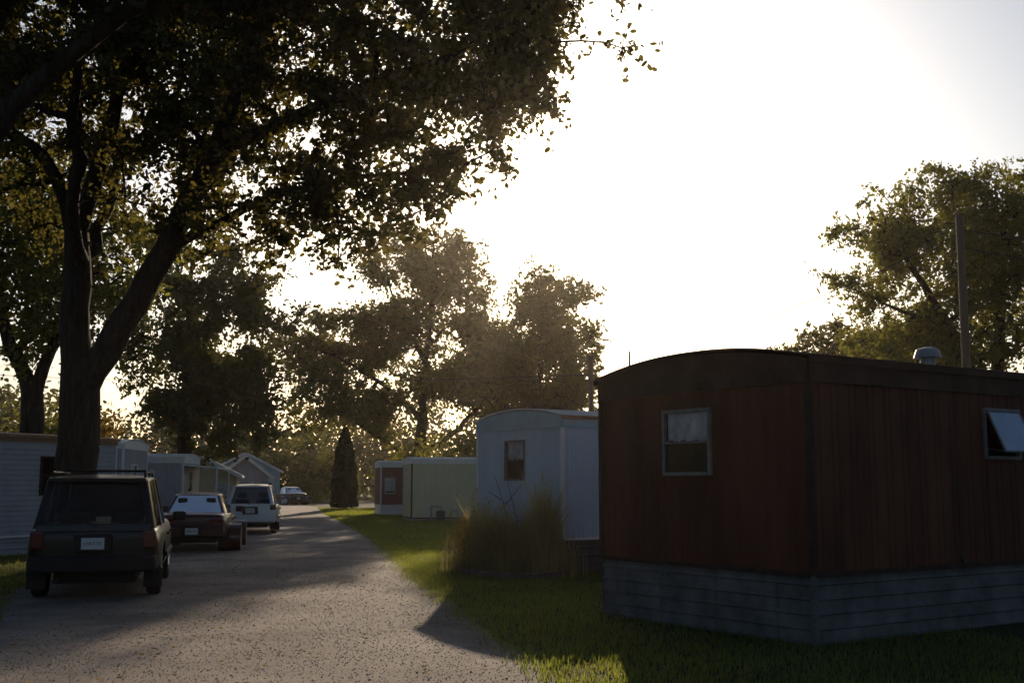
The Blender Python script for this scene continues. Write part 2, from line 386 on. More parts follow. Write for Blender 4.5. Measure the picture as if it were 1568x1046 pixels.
# ------------------------------------------------------------------ ground & road
def grass_ground():
    m,nt,N,L,P=new_mat('grass_ground')
    P.inputs['Roughness'].default_value=.95; P.inputs['Specular IOR Level'].default_value=.1
    tc=N.new('ShaderNodeTexCoord')
    n1=N.new('ShaderNodeTexNoise'); n1.inputs['Scale'].default_value=.6; n1.inputs['Detail'].default_value=10; n1.inputs['Roughness'].default_value=.7
    n2=N.new('ShaderNodeTexNoise'); n2.inputs['Scale'].default_value=14; n2.inputs['Detail'].default_value=8
    L.new(tc.outputs['Object'],n1.inputs['Vector']); L.new(tc.outputs['Object'],n2.inputs['Vector'])
    r=N.new('ShaderNodeValToRGB'); cr=r.color_ramp
    cr.elements[0].position=.3; cr.elements[0].color=(.022,.028,.01,1)
    cr.elements[1].position=.72; cr.elements[1].color=(.062,.058,.025,1)
    mx=N.new('ShaderNodeMath'); mx.operation='MULTIPLY_ADD'; mx.inputs[1].default_value=.5
    m3=N.new('ShaderNodeMath'); m3.operation='MULTIPLY'; m3.inputs[1].default_value=.5; L.new(n2.outputs['Fac'],m3.inputs[0])
    L.new(n1.outputs['Fac'],mx.inputs[0]); L.new(m3.outputs[0],mx.inputs[2]); L.new(mx.outputs[0],r.inputs[0])
    L.new(r.outputs[0],P.inputs['Base Color'])
    b=N.new('ShaderNodeBump'); b.inputs['Strength'].default_value=.8; b.inputs['Distance'].default_value=.05
    L.new(n2.outputs['Fac'],b.inputs['Height']); L.new(b.outputs[0],P.inputs['Normal'])
    return m
mb=MB(); mb.add([(-1500,-300,0),(1500,-300,0),(1500,2500,0),(-1500,2500,0)],[(0,1,2,3)]); mb.obj('ground',grass_ground())

def gravel_mat():
    m,nt,N,L,P=new_mat('gravel_road')
    P.inputs['Roughness'].default_value=.9; P.inputs['Specular IOR Level'].default_value=.2
    tc=N.new('ShaderNodeTexCoord')
    v=N.new('ShaderNodeTexVoronoi'); v.inputs['Scale'].default_value=48
    v2=N.new('ShaderNodeTexVoronoi'); v2.inputs['Scale'].default_value=110
    n1=N.new('ShaderNodeTexNoise'); n1.inputs['Scale'].default_value=.55; n1.inputs['Detail'].default_value=9; n1.inputs['Roughness'].default_value=.7
    n2=N.new('ShaderNodeTexNoise'); n2.inputs['Scale'].default_value=6; n2.inputs['Detail'].default_value=8; n2.inputs['Roughness'].default_value=.75
    for x in (v,v2,n1,n2): L.new(tc.outputs['Object'],x.inputs['Vector'])
    r=N.new('ShaderNodeValToRGB'); cr=r.color_ramp
    cr.elements[0].position=.36; cr.elements[0].color=(.12,.098,.083,1)
    cr.elements[1].position=.66; cr.elements[1].color=(.29,.245,.215,1)
    L.new(n1.outputs['Fac'],r.inputs[0])
    r2=N.new('ShaderNodeValToRGB'); r2.color_ramp.elements[0].color=(.68,.66,.64,1); r2.color_ramp.elements[1].color=(1.28,1.24,1.2,1)
    L.new(v.outputs['Color'],r2.inputs[0])
    mx=N.new('ShaderNodeMix'); mx.data_type='RGBA'; mx.blend_type='MULTIPLY'; mx.inputs[0].default_value=1
    L.new(r.outputs[0],mx.inputs[6]); L.new(r2.outputs[0],mx.inputs[7]); L.new(mx.outputs[2],P.inputs['Base Color'])
    s=N.new('ShaderNodeMath'); s.operation='MULTIPLY_ADD'; s.inputs[1].default_value=-.45
    L.new(v.outputs['Distance'],s.inputs[0]); L.new(n2.outputs['Fac'],s.inputs[2])
    s2=N.new('ShaderNodeMath'); s2.operation='MULTIPLY_ADD'; s2.inputs[1].default_value=-.25
    L.new(v2.outputs['Distance'],s2.inputs[0]); L.new(s.outputs[0],s2.inputs[2])
    b=N.new('ShaderNodeBump'); b.inputs['Strength'].default_value=.7; b.inputs['Distance'].default_value=.02
    L.new(s2.outputs[0],b.inputs['Height']); L.new(b.outputs[0],P.inputs['Normal'])
    return m
RE=np.array([(4.2,-12),(2.6,0),(1.4,6),(.48,10.07),(-.35,14),(-.8,16.5),(-1.7,20.9),(-3.0,28.8),(-4.3,35.5),(-5.7,42.4),(-8,53.5),(-10.7,65.7),(-12.6,76),(-15,87),(-20,97),(-30,104),(-60,112)],float)
LE=np.array([(-3.2,-12),(-4.0,0),(-4.8,7),(-5.6,12.2),(-6.9,15.5),(-8.0,18.5),(-8.6,23),(-9.2,28.8),(-9.9,35.5),(-10.3,42),(-11,50),(-12.8,60),(-15,70),(-19,79),(-26,87),(-36,94),(-60,101)],float)
def resample(pts,k):
    out=[]
    n=len(pts)
    for i in range(n-1):
        p0=pts[max(i-1,0)];p1=pts[i];p2=pts[i+1];p3=pts[min(i+2,n-1)]
        for j in range(k):
            t=j/k
            out.append(.5*((2*p1)+(-p0+p2)*t+(2*p0-5*p1+4*p2-p3)*t*t+(-p0+3*p1-3*p2+p3)*t**3))
    out.append(pts[-1]); return np.array(out)
re=resample(RE,24); le=resample(LE,24)
for i in range(len(re)):
    re[i,0]+=noise.noise(Vector((re[i,1]*1.1,3,0)))*.22+noise.noise(Vector((re[i,1]*4.1,9,0)))*.1
    le[i,0]+=noise.noise(Vector((le[i,1]*.9,7,0)))*.3+noise.noise(Vector((le[i,1]*4.1,2,0)))*.1
mb=MB(); K=8; vs=[];fs=[]
for i in range(len(re)):
    for k in range(K+1):
        p=le[i]+(re[i]-le[i])*k/K
        vs.append((p[0],p[1],.004))
for i in range(len(re)-1):
    for k in range(K):
        a=i*(K+1)+k; fs.append((a,a+1,a+K+2,a+K+1))
mb.add(vs,fs); mb.obj('gravel_road',gravel_mat())
def xr(y): return np.interp(y,RE[:,1],RE[:,0])
def xl(y): return np.interp(y,LE[:,1],LE[:,0])

rng=np.random.default_rng(8)
n=22000
Y=rng.uniform(7.5,24,size=n); X=xl(Y)+(xr(Y)-xl(Y))*rng.beta(.9,.9,size=n)*1.04
S=rng.uniform(.004,.0095,size=(n,1)); S[rng.uniform(size=n)<.03]*=1.6
C=np.stack([X,Y,S[:,0]*.4+.004],1)
ax=rng.uniform(.6,1.3,size=(n,6))*S
rot=rng.uniform(0,2*PI,size=n); c,s=np.cos(rot),np.sin(rot)
dirs=np.array([(1,0,0),(0,1,0),(-1,0,0),(0,-1,0),(0,0,.6),(0,0,-.6)],float)
V=np.empty((n,6,3))
for k in range(6):
    d=dirs[k]; V[:,k,0]=C[:,0]+(d[0]*c-d[1]*s)*ax[:,k]; V[:,k,1]=C[:,1]+(d[0]*s+d[1]*c)*ax[:,k]; V[:,k,2]=C[:,2]+d[2]*ax[:,k]
tri=[(0,1,4),(1,2,4),(2,3,4),(3,0,4),(1,0,5),(2,1,5),(3,2,5),(0,3,5)]
T=V[:,np.array(tri).ravel(),:].reshape(-1,3)
np_mesh('loose_gravel',T,3,mat('gravel_stone',(.26,.225,.2),.85,0,.5,30))

def blades(name,X,Y,hmin,hmax,w,matn,seed,lean=.45,z0=0.0,hs=None):
    rng=np.random.default_rng(seed); n=len(X)
    h=rng.uniform(hmin,hmax,size=n) if hs is None else hs
    t=rng.uniform(0,2*PI,size=n); d=np.stack([np.cos(t),np.sin(t)],1); pr=np.stack([-d[:,1],d[:,0]],1)
    ln=rng.uniform(.05,lean,size=n)*h
    B=np.stack([X,Y],1); W=(w*rng.uniform(.6,1.3,size=n))[:,None]
    v=np.zeros((n,5,3))
    v[:,0,:2]=B-pr*W; v[:,4,:2]=B+pr*W
    v[:,1,:2]=B-pr*W*.8+d*(ln*.35)[:,None]; v[:,3,:2]=B+pr*W*.8+d*(ln*.35)[:,None]; v[:,1,2]=v[:,3,2]=h*.6
    v[:,2,:2]=B+d*ln[:,None]; v[:,2,2]=h
    v[:,:,2]+=z0
    return np_mesh(name,v.reshape(-1,3),5,M[matn])
rng=np.random.default_rng(31)
def scatter(n,y0,y1,x0f,x1f,pw=1.0):
    Y=y0+(y1-y0)*rng.uniform(size=n)**pw; return x0f(Y)+(x1f(Y)-x0f(Y))*rng.uniform(size=n),Y
Xa,Ya=scatter(90000,7.5,34,lambda y:xr(y)-.12-.3*rng.uniform(size=len(y))**3,lambda y:xr(y)+5.5,1.3)
Xb,Yb=scatter(30000,9,34,lambda y:xl(y)-4.0,lambda y:xl(y)+.15,1.2)
Xc,Yc=scatter(40000,30,80,lambda y:xr(y)-.1,lambda y:xr(y)+9)
hg=.025+.06*rng.uniform(size=len(Xa)+len(Xb))*(.6+1.1*np.array([noise.noise(Vector((x*.9,y*.9,0)))*.5+.5 for x,y in zip(np.r_[Xa,Xb],np.r_[Ya,Yb])]))
blades('grass',np.r_[Xa,Xb],np.r_[Ya,Yb],.03,.11,.005,'grass_blade',1,.8,hs=hg)
blades('grass',Xc,Yc,.05,.12,.015,'grass_blade',2)
Xf,Yf=scatter(2600,8,30,lambda y:xl(y)-1,lambda y:xr(y)+4)
P=np.stack([Xf,Yf,np.full(len(Xf),.03)],1)
lv=leaf_verts(np.random.default_rng(4),P*0,.05).reshape(-1,6,3); lv[:,:,2]*=.35; lv+=P[:,None,:]
np_mesh('fallen_leaves',lv.reshape(-1,3),6,M['leaf_orange'])

# ------------------------------------------------------------------ trailers
def profile(kind,length):
    pts=[(0,0)]
    if kind=='rib':
        u=.05;k=0
        while u<length-.05:
            pts+= [(u,0),(u+.008,-.010),(u+.018,-.010),(u+.026,0)]; u+= (.10,.20,.10,.20)[k%4]; k+=1
    elif kind=='panel':
        u=.30;k=0
        while u<length-.05:
            pts+= [(u,0),(u+.006,-.006),(u+.012,-.006),(u+.018,0)]; u+= (.12,.30)[k%2]; k+=1
    elif kind=='corr':
        u=.04
        while u<length-.1:
            pts+= [(u,0),(u+.02,.012),(u+.05,.012),(u+.07,0)]; u+=.11
    elif kind=='lap':
        u=0.0
        while u<length-.13:
            pts+= [(u+.004,.016),(u+.12,.0)]; u+=.122
    elif kind=='hrib':
        u=.05
        while u<length-.08:
            pts+= [(u,0),(u+.012,.018),(u+.045,.018),(u+.057,0)]; u+=.155
    pts.append((length,0)); return pts
def wall(mb,o,d,n,length,z0,z1,kind,wins=()):
    horiz=kind in('lap','hrib')
    if horiz: pu=[(0,0),(length,0)]; pz=[(z0+a,b) for a,b in profile(kind,z1-z0)]
    else: pu=profile(kind,length); pz=[(z0,0),(z1,0)]
    def ins(lst,vals):
        l=sorted(lst)
        us=[a for a,b in l]; os=[b for a,b in l]
        ex=[(v,float(np.interp(v,us,os))) for v in vals if us[0]<v<us[-1]]
        return sorted(l+ex)
    pu=ins(pu,[w[0] for w in wins]+[w[1] for w in wins]); pz=ins(pz,[w[2] for w in wins]+[w[3] for w in wins])
    nu,nz=len(pu),len(pz); vs=[];fs=[]
    for u,a in pu:
        for z,b in pz:
            off=a+b
            vs.append((o[0]+d[0]*u+n[0]*off,o[1]+d[1]*u+n[1]*off,z))
    for i in range(nu-1):
        for j in range(nz-1):
            cu=(pu[i][0]+pu[i+1][0])/2; cz=(pz[j][0]+pz[j+1][0])/2
            if any(w[0]<cu<w[1] and w[2]<cz<w[3] for w in wins): continue
            a=i*nz+j; fs.append((a,a+nz,a+nz+1,a+1))
    mb.add(vs,fs)
def obox(mb,o,d,n,u0,u1,n0,n1,z0,z1):
    def p(u,m,z): return (o[0]+d[0]*u+n[0]*m,o[1]+d[1]*u+n[1]*m,z)
    mb.hexa([p(u0,n0,z0),p(u1,n0,z0),p(u1,n1,z0),p(u0,n1,z0)],[p(u0,n0,z1),p(u1,n0,z1),p(u1,n1,z1),p(u0,n1,z1)])
def window(e,o,d,n,w,style='hung',frame='white',curtain=True):
    u0,u1,z0,z1=w[:4]; t=.03
    f=MB()
    obox(f,o,d,n,u0-t,u0+.012,-.02,.035,z0-t,z1+t); obox(f,o,d,n,u1-.012,u1+t,-.02,.035,z0-t,z1+t)
    obox(f,o,d,n,u0+.014,u1-.014,-.02,.033,z1-.012,z1+t); obox(f,o,d,n,u0+.014,u1-.014,-.02,.045,z0-t,z0+.012)
    zm=(z0+z1)/2
    if style=='hung': obox(f,o,d,n,u0+.014,u1-.014,-.015,.028,zm-.014,zm+.014)
    f.obj('window_frame',M[frame],e,bevel=.004)
    g=MB()
    def p(u,m,z): return (o[0]+d[0]*u+n[0]*m,o[1]+d[1]*u+n[1]*m,z)
    if style!='awning':
        g.add([p(u0,.004,z0),p(u1,.004,z0),p(u1,.004,z1),p(u0,.004,z1)],[(0,1,2,3)]); g.obj('window_glass',M['glass'],e)
    else:
        D=.22; s=MB()
        a=[p(u0+.01,.05,z1-.01),p(u1-.01,.05,z1-.01),p(u1-.01,.05+D,z0+.06),p(u0+.01,.05+D,z0+.06)]
        g.add(a,[(0,1,2,3)]); g.obj('window_sash_glass',M['sash'],e)
        for i in range(4): s.tube(a[i],a[(i+1)%4],.014,.014,6)
        s.tube(p(u0+.02,0,z0+.1),a[3],.006,.006,5); s.tube(p(u1-.02,0,z0+.1),a[2],.006,.006,5)
        s.obj('window_sash',M[frame],e)
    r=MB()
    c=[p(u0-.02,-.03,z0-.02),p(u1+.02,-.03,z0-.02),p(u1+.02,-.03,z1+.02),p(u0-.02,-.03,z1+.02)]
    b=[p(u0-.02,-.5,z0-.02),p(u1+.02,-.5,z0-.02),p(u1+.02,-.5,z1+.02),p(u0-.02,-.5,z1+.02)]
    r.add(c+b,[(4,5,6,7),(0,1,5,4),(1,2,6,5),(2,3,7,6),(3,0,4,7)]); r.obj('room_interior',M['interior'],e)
    if curtain:
        k=MB(); vs=[];fs=[]; nn=28; zb=zm+.02 if curtain=='half' else z0+.12
        for i in range(nn+1):
            u=u0+(u1-u0)*i/nn; m=-.05+.012*math.sin(i*1.7)+.006*math.sin(i*3.9)
            vs+= [p(u,m,zb+.012*math.sin(i*.8)),p(u,m*.9,z1)]
        fs=[(2*i,2*i+2,2*i+3,2*i+1) for i in range(nn)]
        k.add(vs,fs); k.obj('curtain',M['curtain'],e,smooth=True)

def trailer(name,loc,ang,length,w,zs,ztr,ze,zc,wallm,trimm,skm,kside,kend,kskirt,ewins=(),swins=(),fwins=(),roofm='roof_metal',cornerm=None,zb=0.0,edge=None):
    e=empty(name,(loc[0],loc[1],0),math.radians(ang))
    cornerm=cornerm or trimm
    faces=[((0,0),(1,0),(0,-1),length,kside,swins),((length,0),(0,1),(1,0),w,kend,fwins),
           ((length,w),(-1,0),(0,1),length,kside,()),((0,w),(0,-1),(-1,0),w,kend,ewins)]
    mw=MB(); ms=MB(); mc=MB()
    for o,d,n,L,k,wins in faces:
        wall(mw,o,d,n,L,zs,ztr+.02,k,wins)
        oi=(o[0]-n[0]*.03,o[1]-n[1]*.03)
        wall(ms,oi,d,n,L,zb-.05,zs-.003,kskirt)
        obox(mc,o,d,n,-.012,.045,.0,.02,zs,ztr)
        obox(mc,o,d,n,L-.045,L+.008,.0,.02,zs,ztr)
        obox(mc,o,d,n,.05,L-.05,-.01,.022,zs-.02,zs+.03)
        for wn in wins: window(e,o,d,n,wn,*wn[4:])
    mw.obj('walls',M[wallm],e); ms.obj('skirting',M[skm],e); mc.obj('corner_trim',M[cornerm],e)
    NS=20
    def zr(y): t=2*y/w-1; return ze+(zc-ze)*(1-abs(t)**2.2)
    R=MB(); vs=[]
    ys=[-.05+(w+.1)*i/NS for i in range(NS+1)]
    for x in (-.05,length+.05):
        for y in ys:
            z=zr(min(max(y,0),w)); vs.append((x,y,z+.012))
    fs=[(i,i+1,NS+2+i,NS+1+i) for i in range(NS)]
    R.add(vs,fs)
    ro=R.obj('roof',M[roofm],e,smooth=True); md=ro.modifiers.new('t','SOLIDIFY'); md.thickness=.025
    F=MB()
    for x0,x1 in ((-.035,.0),(length,length+.035)):
        for i in range(NS):
            y0=w*i/NS; y1=w*(i+1)/NS
            F.hexa([(x0,y0,ztr),(x1,y0,ztr),(x1,y1,ztr),(x0,y1,ztr)],[(x0,y0,zr(y0)-.014),(x1,y0,zr(y0)-.014),(x1,y1,zr(y1)-.014),(x0,y1,zr(y1)-.014)])
    F.box(.003,length-.003,-.035,-.001,ztr,ze-.016); F.box(.003,length-.003,w+.001,w+.035,ztr,ze-.016)
    F.obj('fascia',M[trimm],e)
    G=MB(); G.box(-.05,length+.05,-.075,-.053,ze-.05,ze+.02); G.box(-.05,length+.05,w+.053,w+.075,ze-.05,ze+.02)
    G.obj('gutter',M[edge or roofm],e)
    return e

t=trailer('red_mobile_home',(3.19,12.24),34.05,14.5,3.6,.74,2.80,3.06,3.25,'red_wall','red_trim','skirt','rib','panel','hrib',
  ewins=((3.6-2.30,3.6-1.52,1.83,2.57,'hung','frame','half'),),
  swins=((3.15,3.84,2.03,2.60,'awning','frame',False),(9,10,1.7,2.5,'hung','frame','full')),roofm='red_trim',edge='red_trim')
mb=MB()
mb.tube((4.6,1.8,3.2),(4.6,1.8,3.5),.11,.11,14); mb.tube((4.6,1.8,3.5),(4.6,1.8,3.62),.2,.16,14); mb.tube((4.6,1.8,3.62),(4.6,1.8,3.66),.16,.05,14)
mb.tube((6.9,1.2,3.15),(6.9,1.2,3.55),.04,.04,10)
mb.obj('roof_vent',M['galv'],t,smooth=False)
mb=MB(); mb.box(5.1,5.25,-.06,-.018,1.62,1.72); mb.tube((2.55,-.03,.80),(2.55,-.06,.80),.03,.03,10); mb.obj('wall_fittings',M['wire'],t)
mb=MB(); mb.box(4.6,4.9,-.5,-.15,0,.12); mb.box(5.5,5.85,-.75,-.3,0,.34); mb.obj('step_blocks',M['concrete'],t,bevel=.01)
mb=MB()
for y in (.55,1.5,2.45,3.3): mb.box(.008,.014,y-.006,y+.006,0,.73)
mb.box(-.0,.06,-.0,.05,0,.735)
mb.obj('skirting_posts',M['skirt'],t)

trailer('pale_blue_mobile_home',(.97,22.0),34.05,12,3.06,.65,2.79,3.0,3.18,'blue_wall','blue_trim','dark_skirt','corr','corr','hrib',
  ewins=((3.06-1.95,3.06-1.27,1.80,2.56,'hung','frame','half'),),roofm='white',edge='orange_trim',cornerm='white')
trailer('pale_yellow_mobile_home',(-4.6,52.5),12.7,14,3.1,.15,2.62,2.82,2.92,'yellow_wall','white','concrete','corr','corr','hrib',
  ewins=((.9,1.5,1.4,2.2,'hung','white','full'),),roofm='white',cornerm='red_trim')
trailer('red_and_white_mobile_home',(-7.15,62.5),12.7,11,3.1,.55,2.6,2.85,2.95,'dred_wall','white','white','corr','corr','hrib',roofm='white',cornerm='white',
  swins=((.25,.75,1.2,2.0,'hung','white','full'),))
trailer('white_mobile_home',(-15.2,20.2),65.7,11.3,3.4,.45,2.72,2.86,2.95,'white_wall','orange_trim','white_wall','lap','lap','hrib',
  swins=((8.75,9.3,1.45,2.35,'hung','interior',False),(3,4.2,1.4,2.3,'hung','white','full')),roofm='orange_trim',cornerm='white')
trailer('white_mobile_home',(-21.2,35.2),5,9,3.3,.45,2.80,2.95,3.12,'white_wall','white','white','corr','corr','hrib',
  swins=((8.2,8.7,1.6,2.4,'hung','white','full'),),fwins=((1,1.8,1.5,2.3,'hung','white','full'),),roofm='white')
e=trailer('white_mobile_home',(-21.6,43.2),5,9,3.3,.45,2.50,2.72,2.85,'white_wall','white','tan','corr','lap','hrib',
  swins=((7.2,7.9,1.4,2.2,'hung','white','full'),),fwins=((1,1.8,1.4,2.2,'hung','white','full'),),roofm='white')
mb=MB(); mb.hexa([(9.0,.1,2.40),(10.3,.1,2.28),(10.3,3.1,2.28),(9.0,3.1,2.40)],[(9.0,.1,2.46),(10.3,.1,2.34),(10.3,3.1,2.34),(9.0,3.1,2.46)])
for y in (.15,3.05): mb.tube((10.25,y,0),(10.25,y,2.3),.03,.03,8)
mb.obj('porch_awning',M['white'],e)

def house(name,loc,ang,w,l,h,rh,wm,rm):
    e=empty(name,(loc[0],loc[1],0),math.radians(ang))
    wm_=MB(); win=[(.5,1.1,.9,h-.5,'hung','white','full'),(w-1.1,w-.5,.9,h-.5,'hung','white','full')]
    for o,d,n,L in (((0,0),(1,0),(0,-1),w),((w,0),(0,1),(1,0),l),((w,l),(-1,0),(0,1),w),((0,l),(0,-1),(-1,0),l)):
        ww=win if L==w and n==(0,-1) else ()
        wall(wm_,o,d,n,L,0,h,'lap',ww)
        for q in ww: window(e,o,d,n,q,*q[4:])
    wm_.add([(0,0,h),(w,0,h),(w/2,0,h+rh)],[(0,1,2)]); wm_.add([(0,l,h),(w,l,h),(w/2,l,h+rh)],[(0,2,1)])
    wm_.obj('walls',M[wm],e)
    r=MB(); ov=.3; s=rh/(w/2)
    for sx in (0,1):
        xa=-ov if sx==0 else w+ov
        za=h-ov*s
        r.hexa([(xa,-ov,za),(w/2,-ov,h+rh),(w/2,l+ov,h+rh),(xa,l+ov,za)],[(xa,-ov,za+.12),(w/2,-ov,h+rh+.12),(w/2,l+ov,h+rh+.12),(xa,l+ov,za+.12)])
    r.obj('roof',M[rm],e)
    f=MB()
    for xa in (-ov,w+ov):
        f.hexa([(xa,-ov-.03,h-ov*s-.1),(w/2,-ov-.03,h+rh-.1),(w/2,-ov-.005,h+rh-.1),(xa,-ov-.005,h-ov*s-.1)],[(xa,-ov-.03,h-ov*s+.13),(w/2,-ov-.03,h+rh+.13),(w/2,-ov-.005,h+rh+.13),(xa,-ov-.005,h-ov*s+.13)])
    f.obj('bargeboards',M['white'],e)
house('cream_house',(-18.6,62),12,3.6,6,2.2,.9,'tan','shingle')
house('white_house',(-18.0,71),14,2.8,5,2.3,1.1,'white_wall','shingle')
house('grey_house',(-27.4,104),12,6.2,7,2.9,1.6,'blue_trim','shingle')

mb=MB(); mb.tube((0,0,-.3),(0,0,9.1),.15,.10,14); ob=mb.obj('utility_pole',M['wood'],smooth=True); ob.location=(12.45,31,0)
mb=MB(); mb.tube((0,0,-.3),(0,0,6.75),.13,.11,14); ob=mb.obj('wooden_pole',M['wood'],smooth=True); ob.location=(3.13,45,0)
mb=MB(); mb.tube((0,0,-.3),(0,0,6.35),.045,.04,10); ob=mb.obj('metal_pole',M['galv'],smooth=True); ob.location=(4.15,40,0)
mb=MB()
def cable(a,b,sag,r=.012,n=24):
    a=Vector(a);b=Vector(b);pr=a
    for i in range(1,n+1):
        t=i/n; p=a+(b-a)*t; p.z-=sag*4*t*(1-t); mb.tube(pr,p,r,r,4,False); pr=p
cable((3.13,45,6.0),(-36,66,8.4),.5,.018); cable((3.13,45,6.1),(12.45,31,8.6),.4,.012)
cable((12.45,31,8.7),(40,38,8.6),.5,.012); cable((12.45,31,8.2),(40,40,7.4),.5,.012)
mb.obj('overhead_wires',M['wire'])

mb=MB(); mb.box(-.25,.25,-.12,.12,0,.16); ob=mb.obj('concrete_block',M['concrete'],bevel=.015); ob.location=(-1.38,28.8,0)
e=empty('gas_meter',(-3.3,51.9,0)); mb=MB()
mb.tube((-.35,0,0),(-.35,0,.75),.04,.04,8); mb.tube((-.35,0,.7),(.1,0,.7),.035,.035,8); mb.tube((.1,0,.7),(.1,0,.45),.03,.03,8); mb.obj('pipes',M['galv'],e)
mb=MB(); mb.box(-.12,.28,-.12,.12,.1,.5); mb.obj('meter_body',M['dark_skirt'],e,bevel=.04)
mb=MB(); mb.tube((.55,0,0),(.55,0,.55),.035,.035,8); mb.tube((.55,0,.5),(.85,0,.5),.035,.035,8); mb.tube((.85,0,0),(.85,0,.55),.035,.035,8); mb.obj('valve',M['galv'],e)
mb=MB()
arc=resample(np.array([(-1.15,23.6),(-.95,22.3),(-.35,21.2),(.35,20.8),(.85,21.2),(1.05,21.7)],float),5)
for i in range(len(arc)-1):
    a=arc[i];b=arc[i+1]; d=(b-a)/np.linalg.norm(b-a); n=np.array([-d[1],d[0]])*.06; b=a+(b-a)*.93
    h=.10+random.uniform(-.015,.015)
    mb.hexa([(*(a-n),0),(*(b-n),0),(*(b+n),0),(*(a+n),0)],[(*(a-n),h),(*(b-n),h),(*(b+n),h),(*(a+n),h)])
mb.obj('brick_bed_edging',M['brick'],bevel=.01)
rng=np.random.default_rng(77)
n=4600
t=rng.uniform(size=n); cx=-.85+1.6*t; cy=22.7-1.25*t
X=cx+rng.normal(size=n)*.22+.05; Y=cy+rng.normal(size=n)*.22+.05
clump=np.array([noise.noise(Vector((x*2.6,y*2.6,4))) for x,y in zip(X,Y)])
hh=(.36+.6*rng.uniform(size=n)**1.4)*(1+.9*np.clip(clump,-.45,.9))*(1+.65*np.exp(-((X-.6)/.22)**2)+.3*np.exp(-((X+.7)/.3)**2))
blades('tall_weeds',X,Y,.3,1,.012,'weed',7,.55,hs=hh)
C=np.stack([X,Y],1)[:480]
hh2=hh[:480]*rng.uniform(.6,1.02,size=480)
P=np.repeat(np.c_[C,hh2],12,axis=0)+rng.normal(size=(480*12,3))*np.array([.04,.04,.10])
np_mesh('tall_weeds',leaf_verts(rng,P,.045),6,M['weed'])
C=rng.normal(size=(600,3))*np.array([.13,.13,.27])+np.array([-.98,22.6,.6]); C=C[C[:,2]>.05]
np_mesh('orange_shrub',leaf_verts(rng,C,.06),6,M['leaf_orange'])
mb=MB()
for a,b in (((-.05,23.2,.9),(-.35,23.75,1.85)),((.15,22.9,.8),(-.1,23.35,1.75)),((-.2,23.4,1.2),(.2,22.85,1.7)),((-.1,23.25,1.3),(-.5,23.9,1.55))):
    mb.tube(a,b,.009,.004,5)
mb.obj('bare_vine',M['bark'])

# ------------------------------------------------------------------ vehicles
def loft(mb,st,rings):
    vs=[];n=None
    for (x,*a) in st:
        half=rings(*a); ring=[(x,y,z) for y,z in half]+[(x,-y,z) for y,z in half[::-1] if y>1e-6]
        n=len(ring); vs+=ring
    fs=[]
    for i in range(len(st)-1):
        for j in range(n):
            a=i*n+j;b=i*n+(j+1)%n; fs.append((a,b,b+n,a+n))
    fs.append(tuple(range(n))[::-1]); m=(len(st)-1)*n; fs.append(tuple(range(m,m+n)))
    mb.add(vs,fs)
def ringlow(hw,zt,zb):
    zm=zb+(zt-zb)*.5
    return [(0,zt+.015),(hw*.5,zt+.012),(hw*.86,zt),(hw*.95,zt-.045),(hw,zt-.16),(hw*1.012,zm),(hw*.995,zb+.16),(hw*.96,zb+.05),(hw*.88,zb),(0,zb)]
def lathe(mb,prof,c,n=28):
    vs=[];fs=[];k=len(prof)
    for i in range(n):
        t=2*PI*i/n
        for r,y in prof: vs.append((c[0]+r*math.cos(t),c[1]+y,c[2]+r*math.sin(t)))
    for i in range(n):
        for j in range(k-1):
            a=i*k+j;b=((i+1)%n)*k+j; fs.append((a,b,b+1,a+1))
    mb.add(vs,fs)
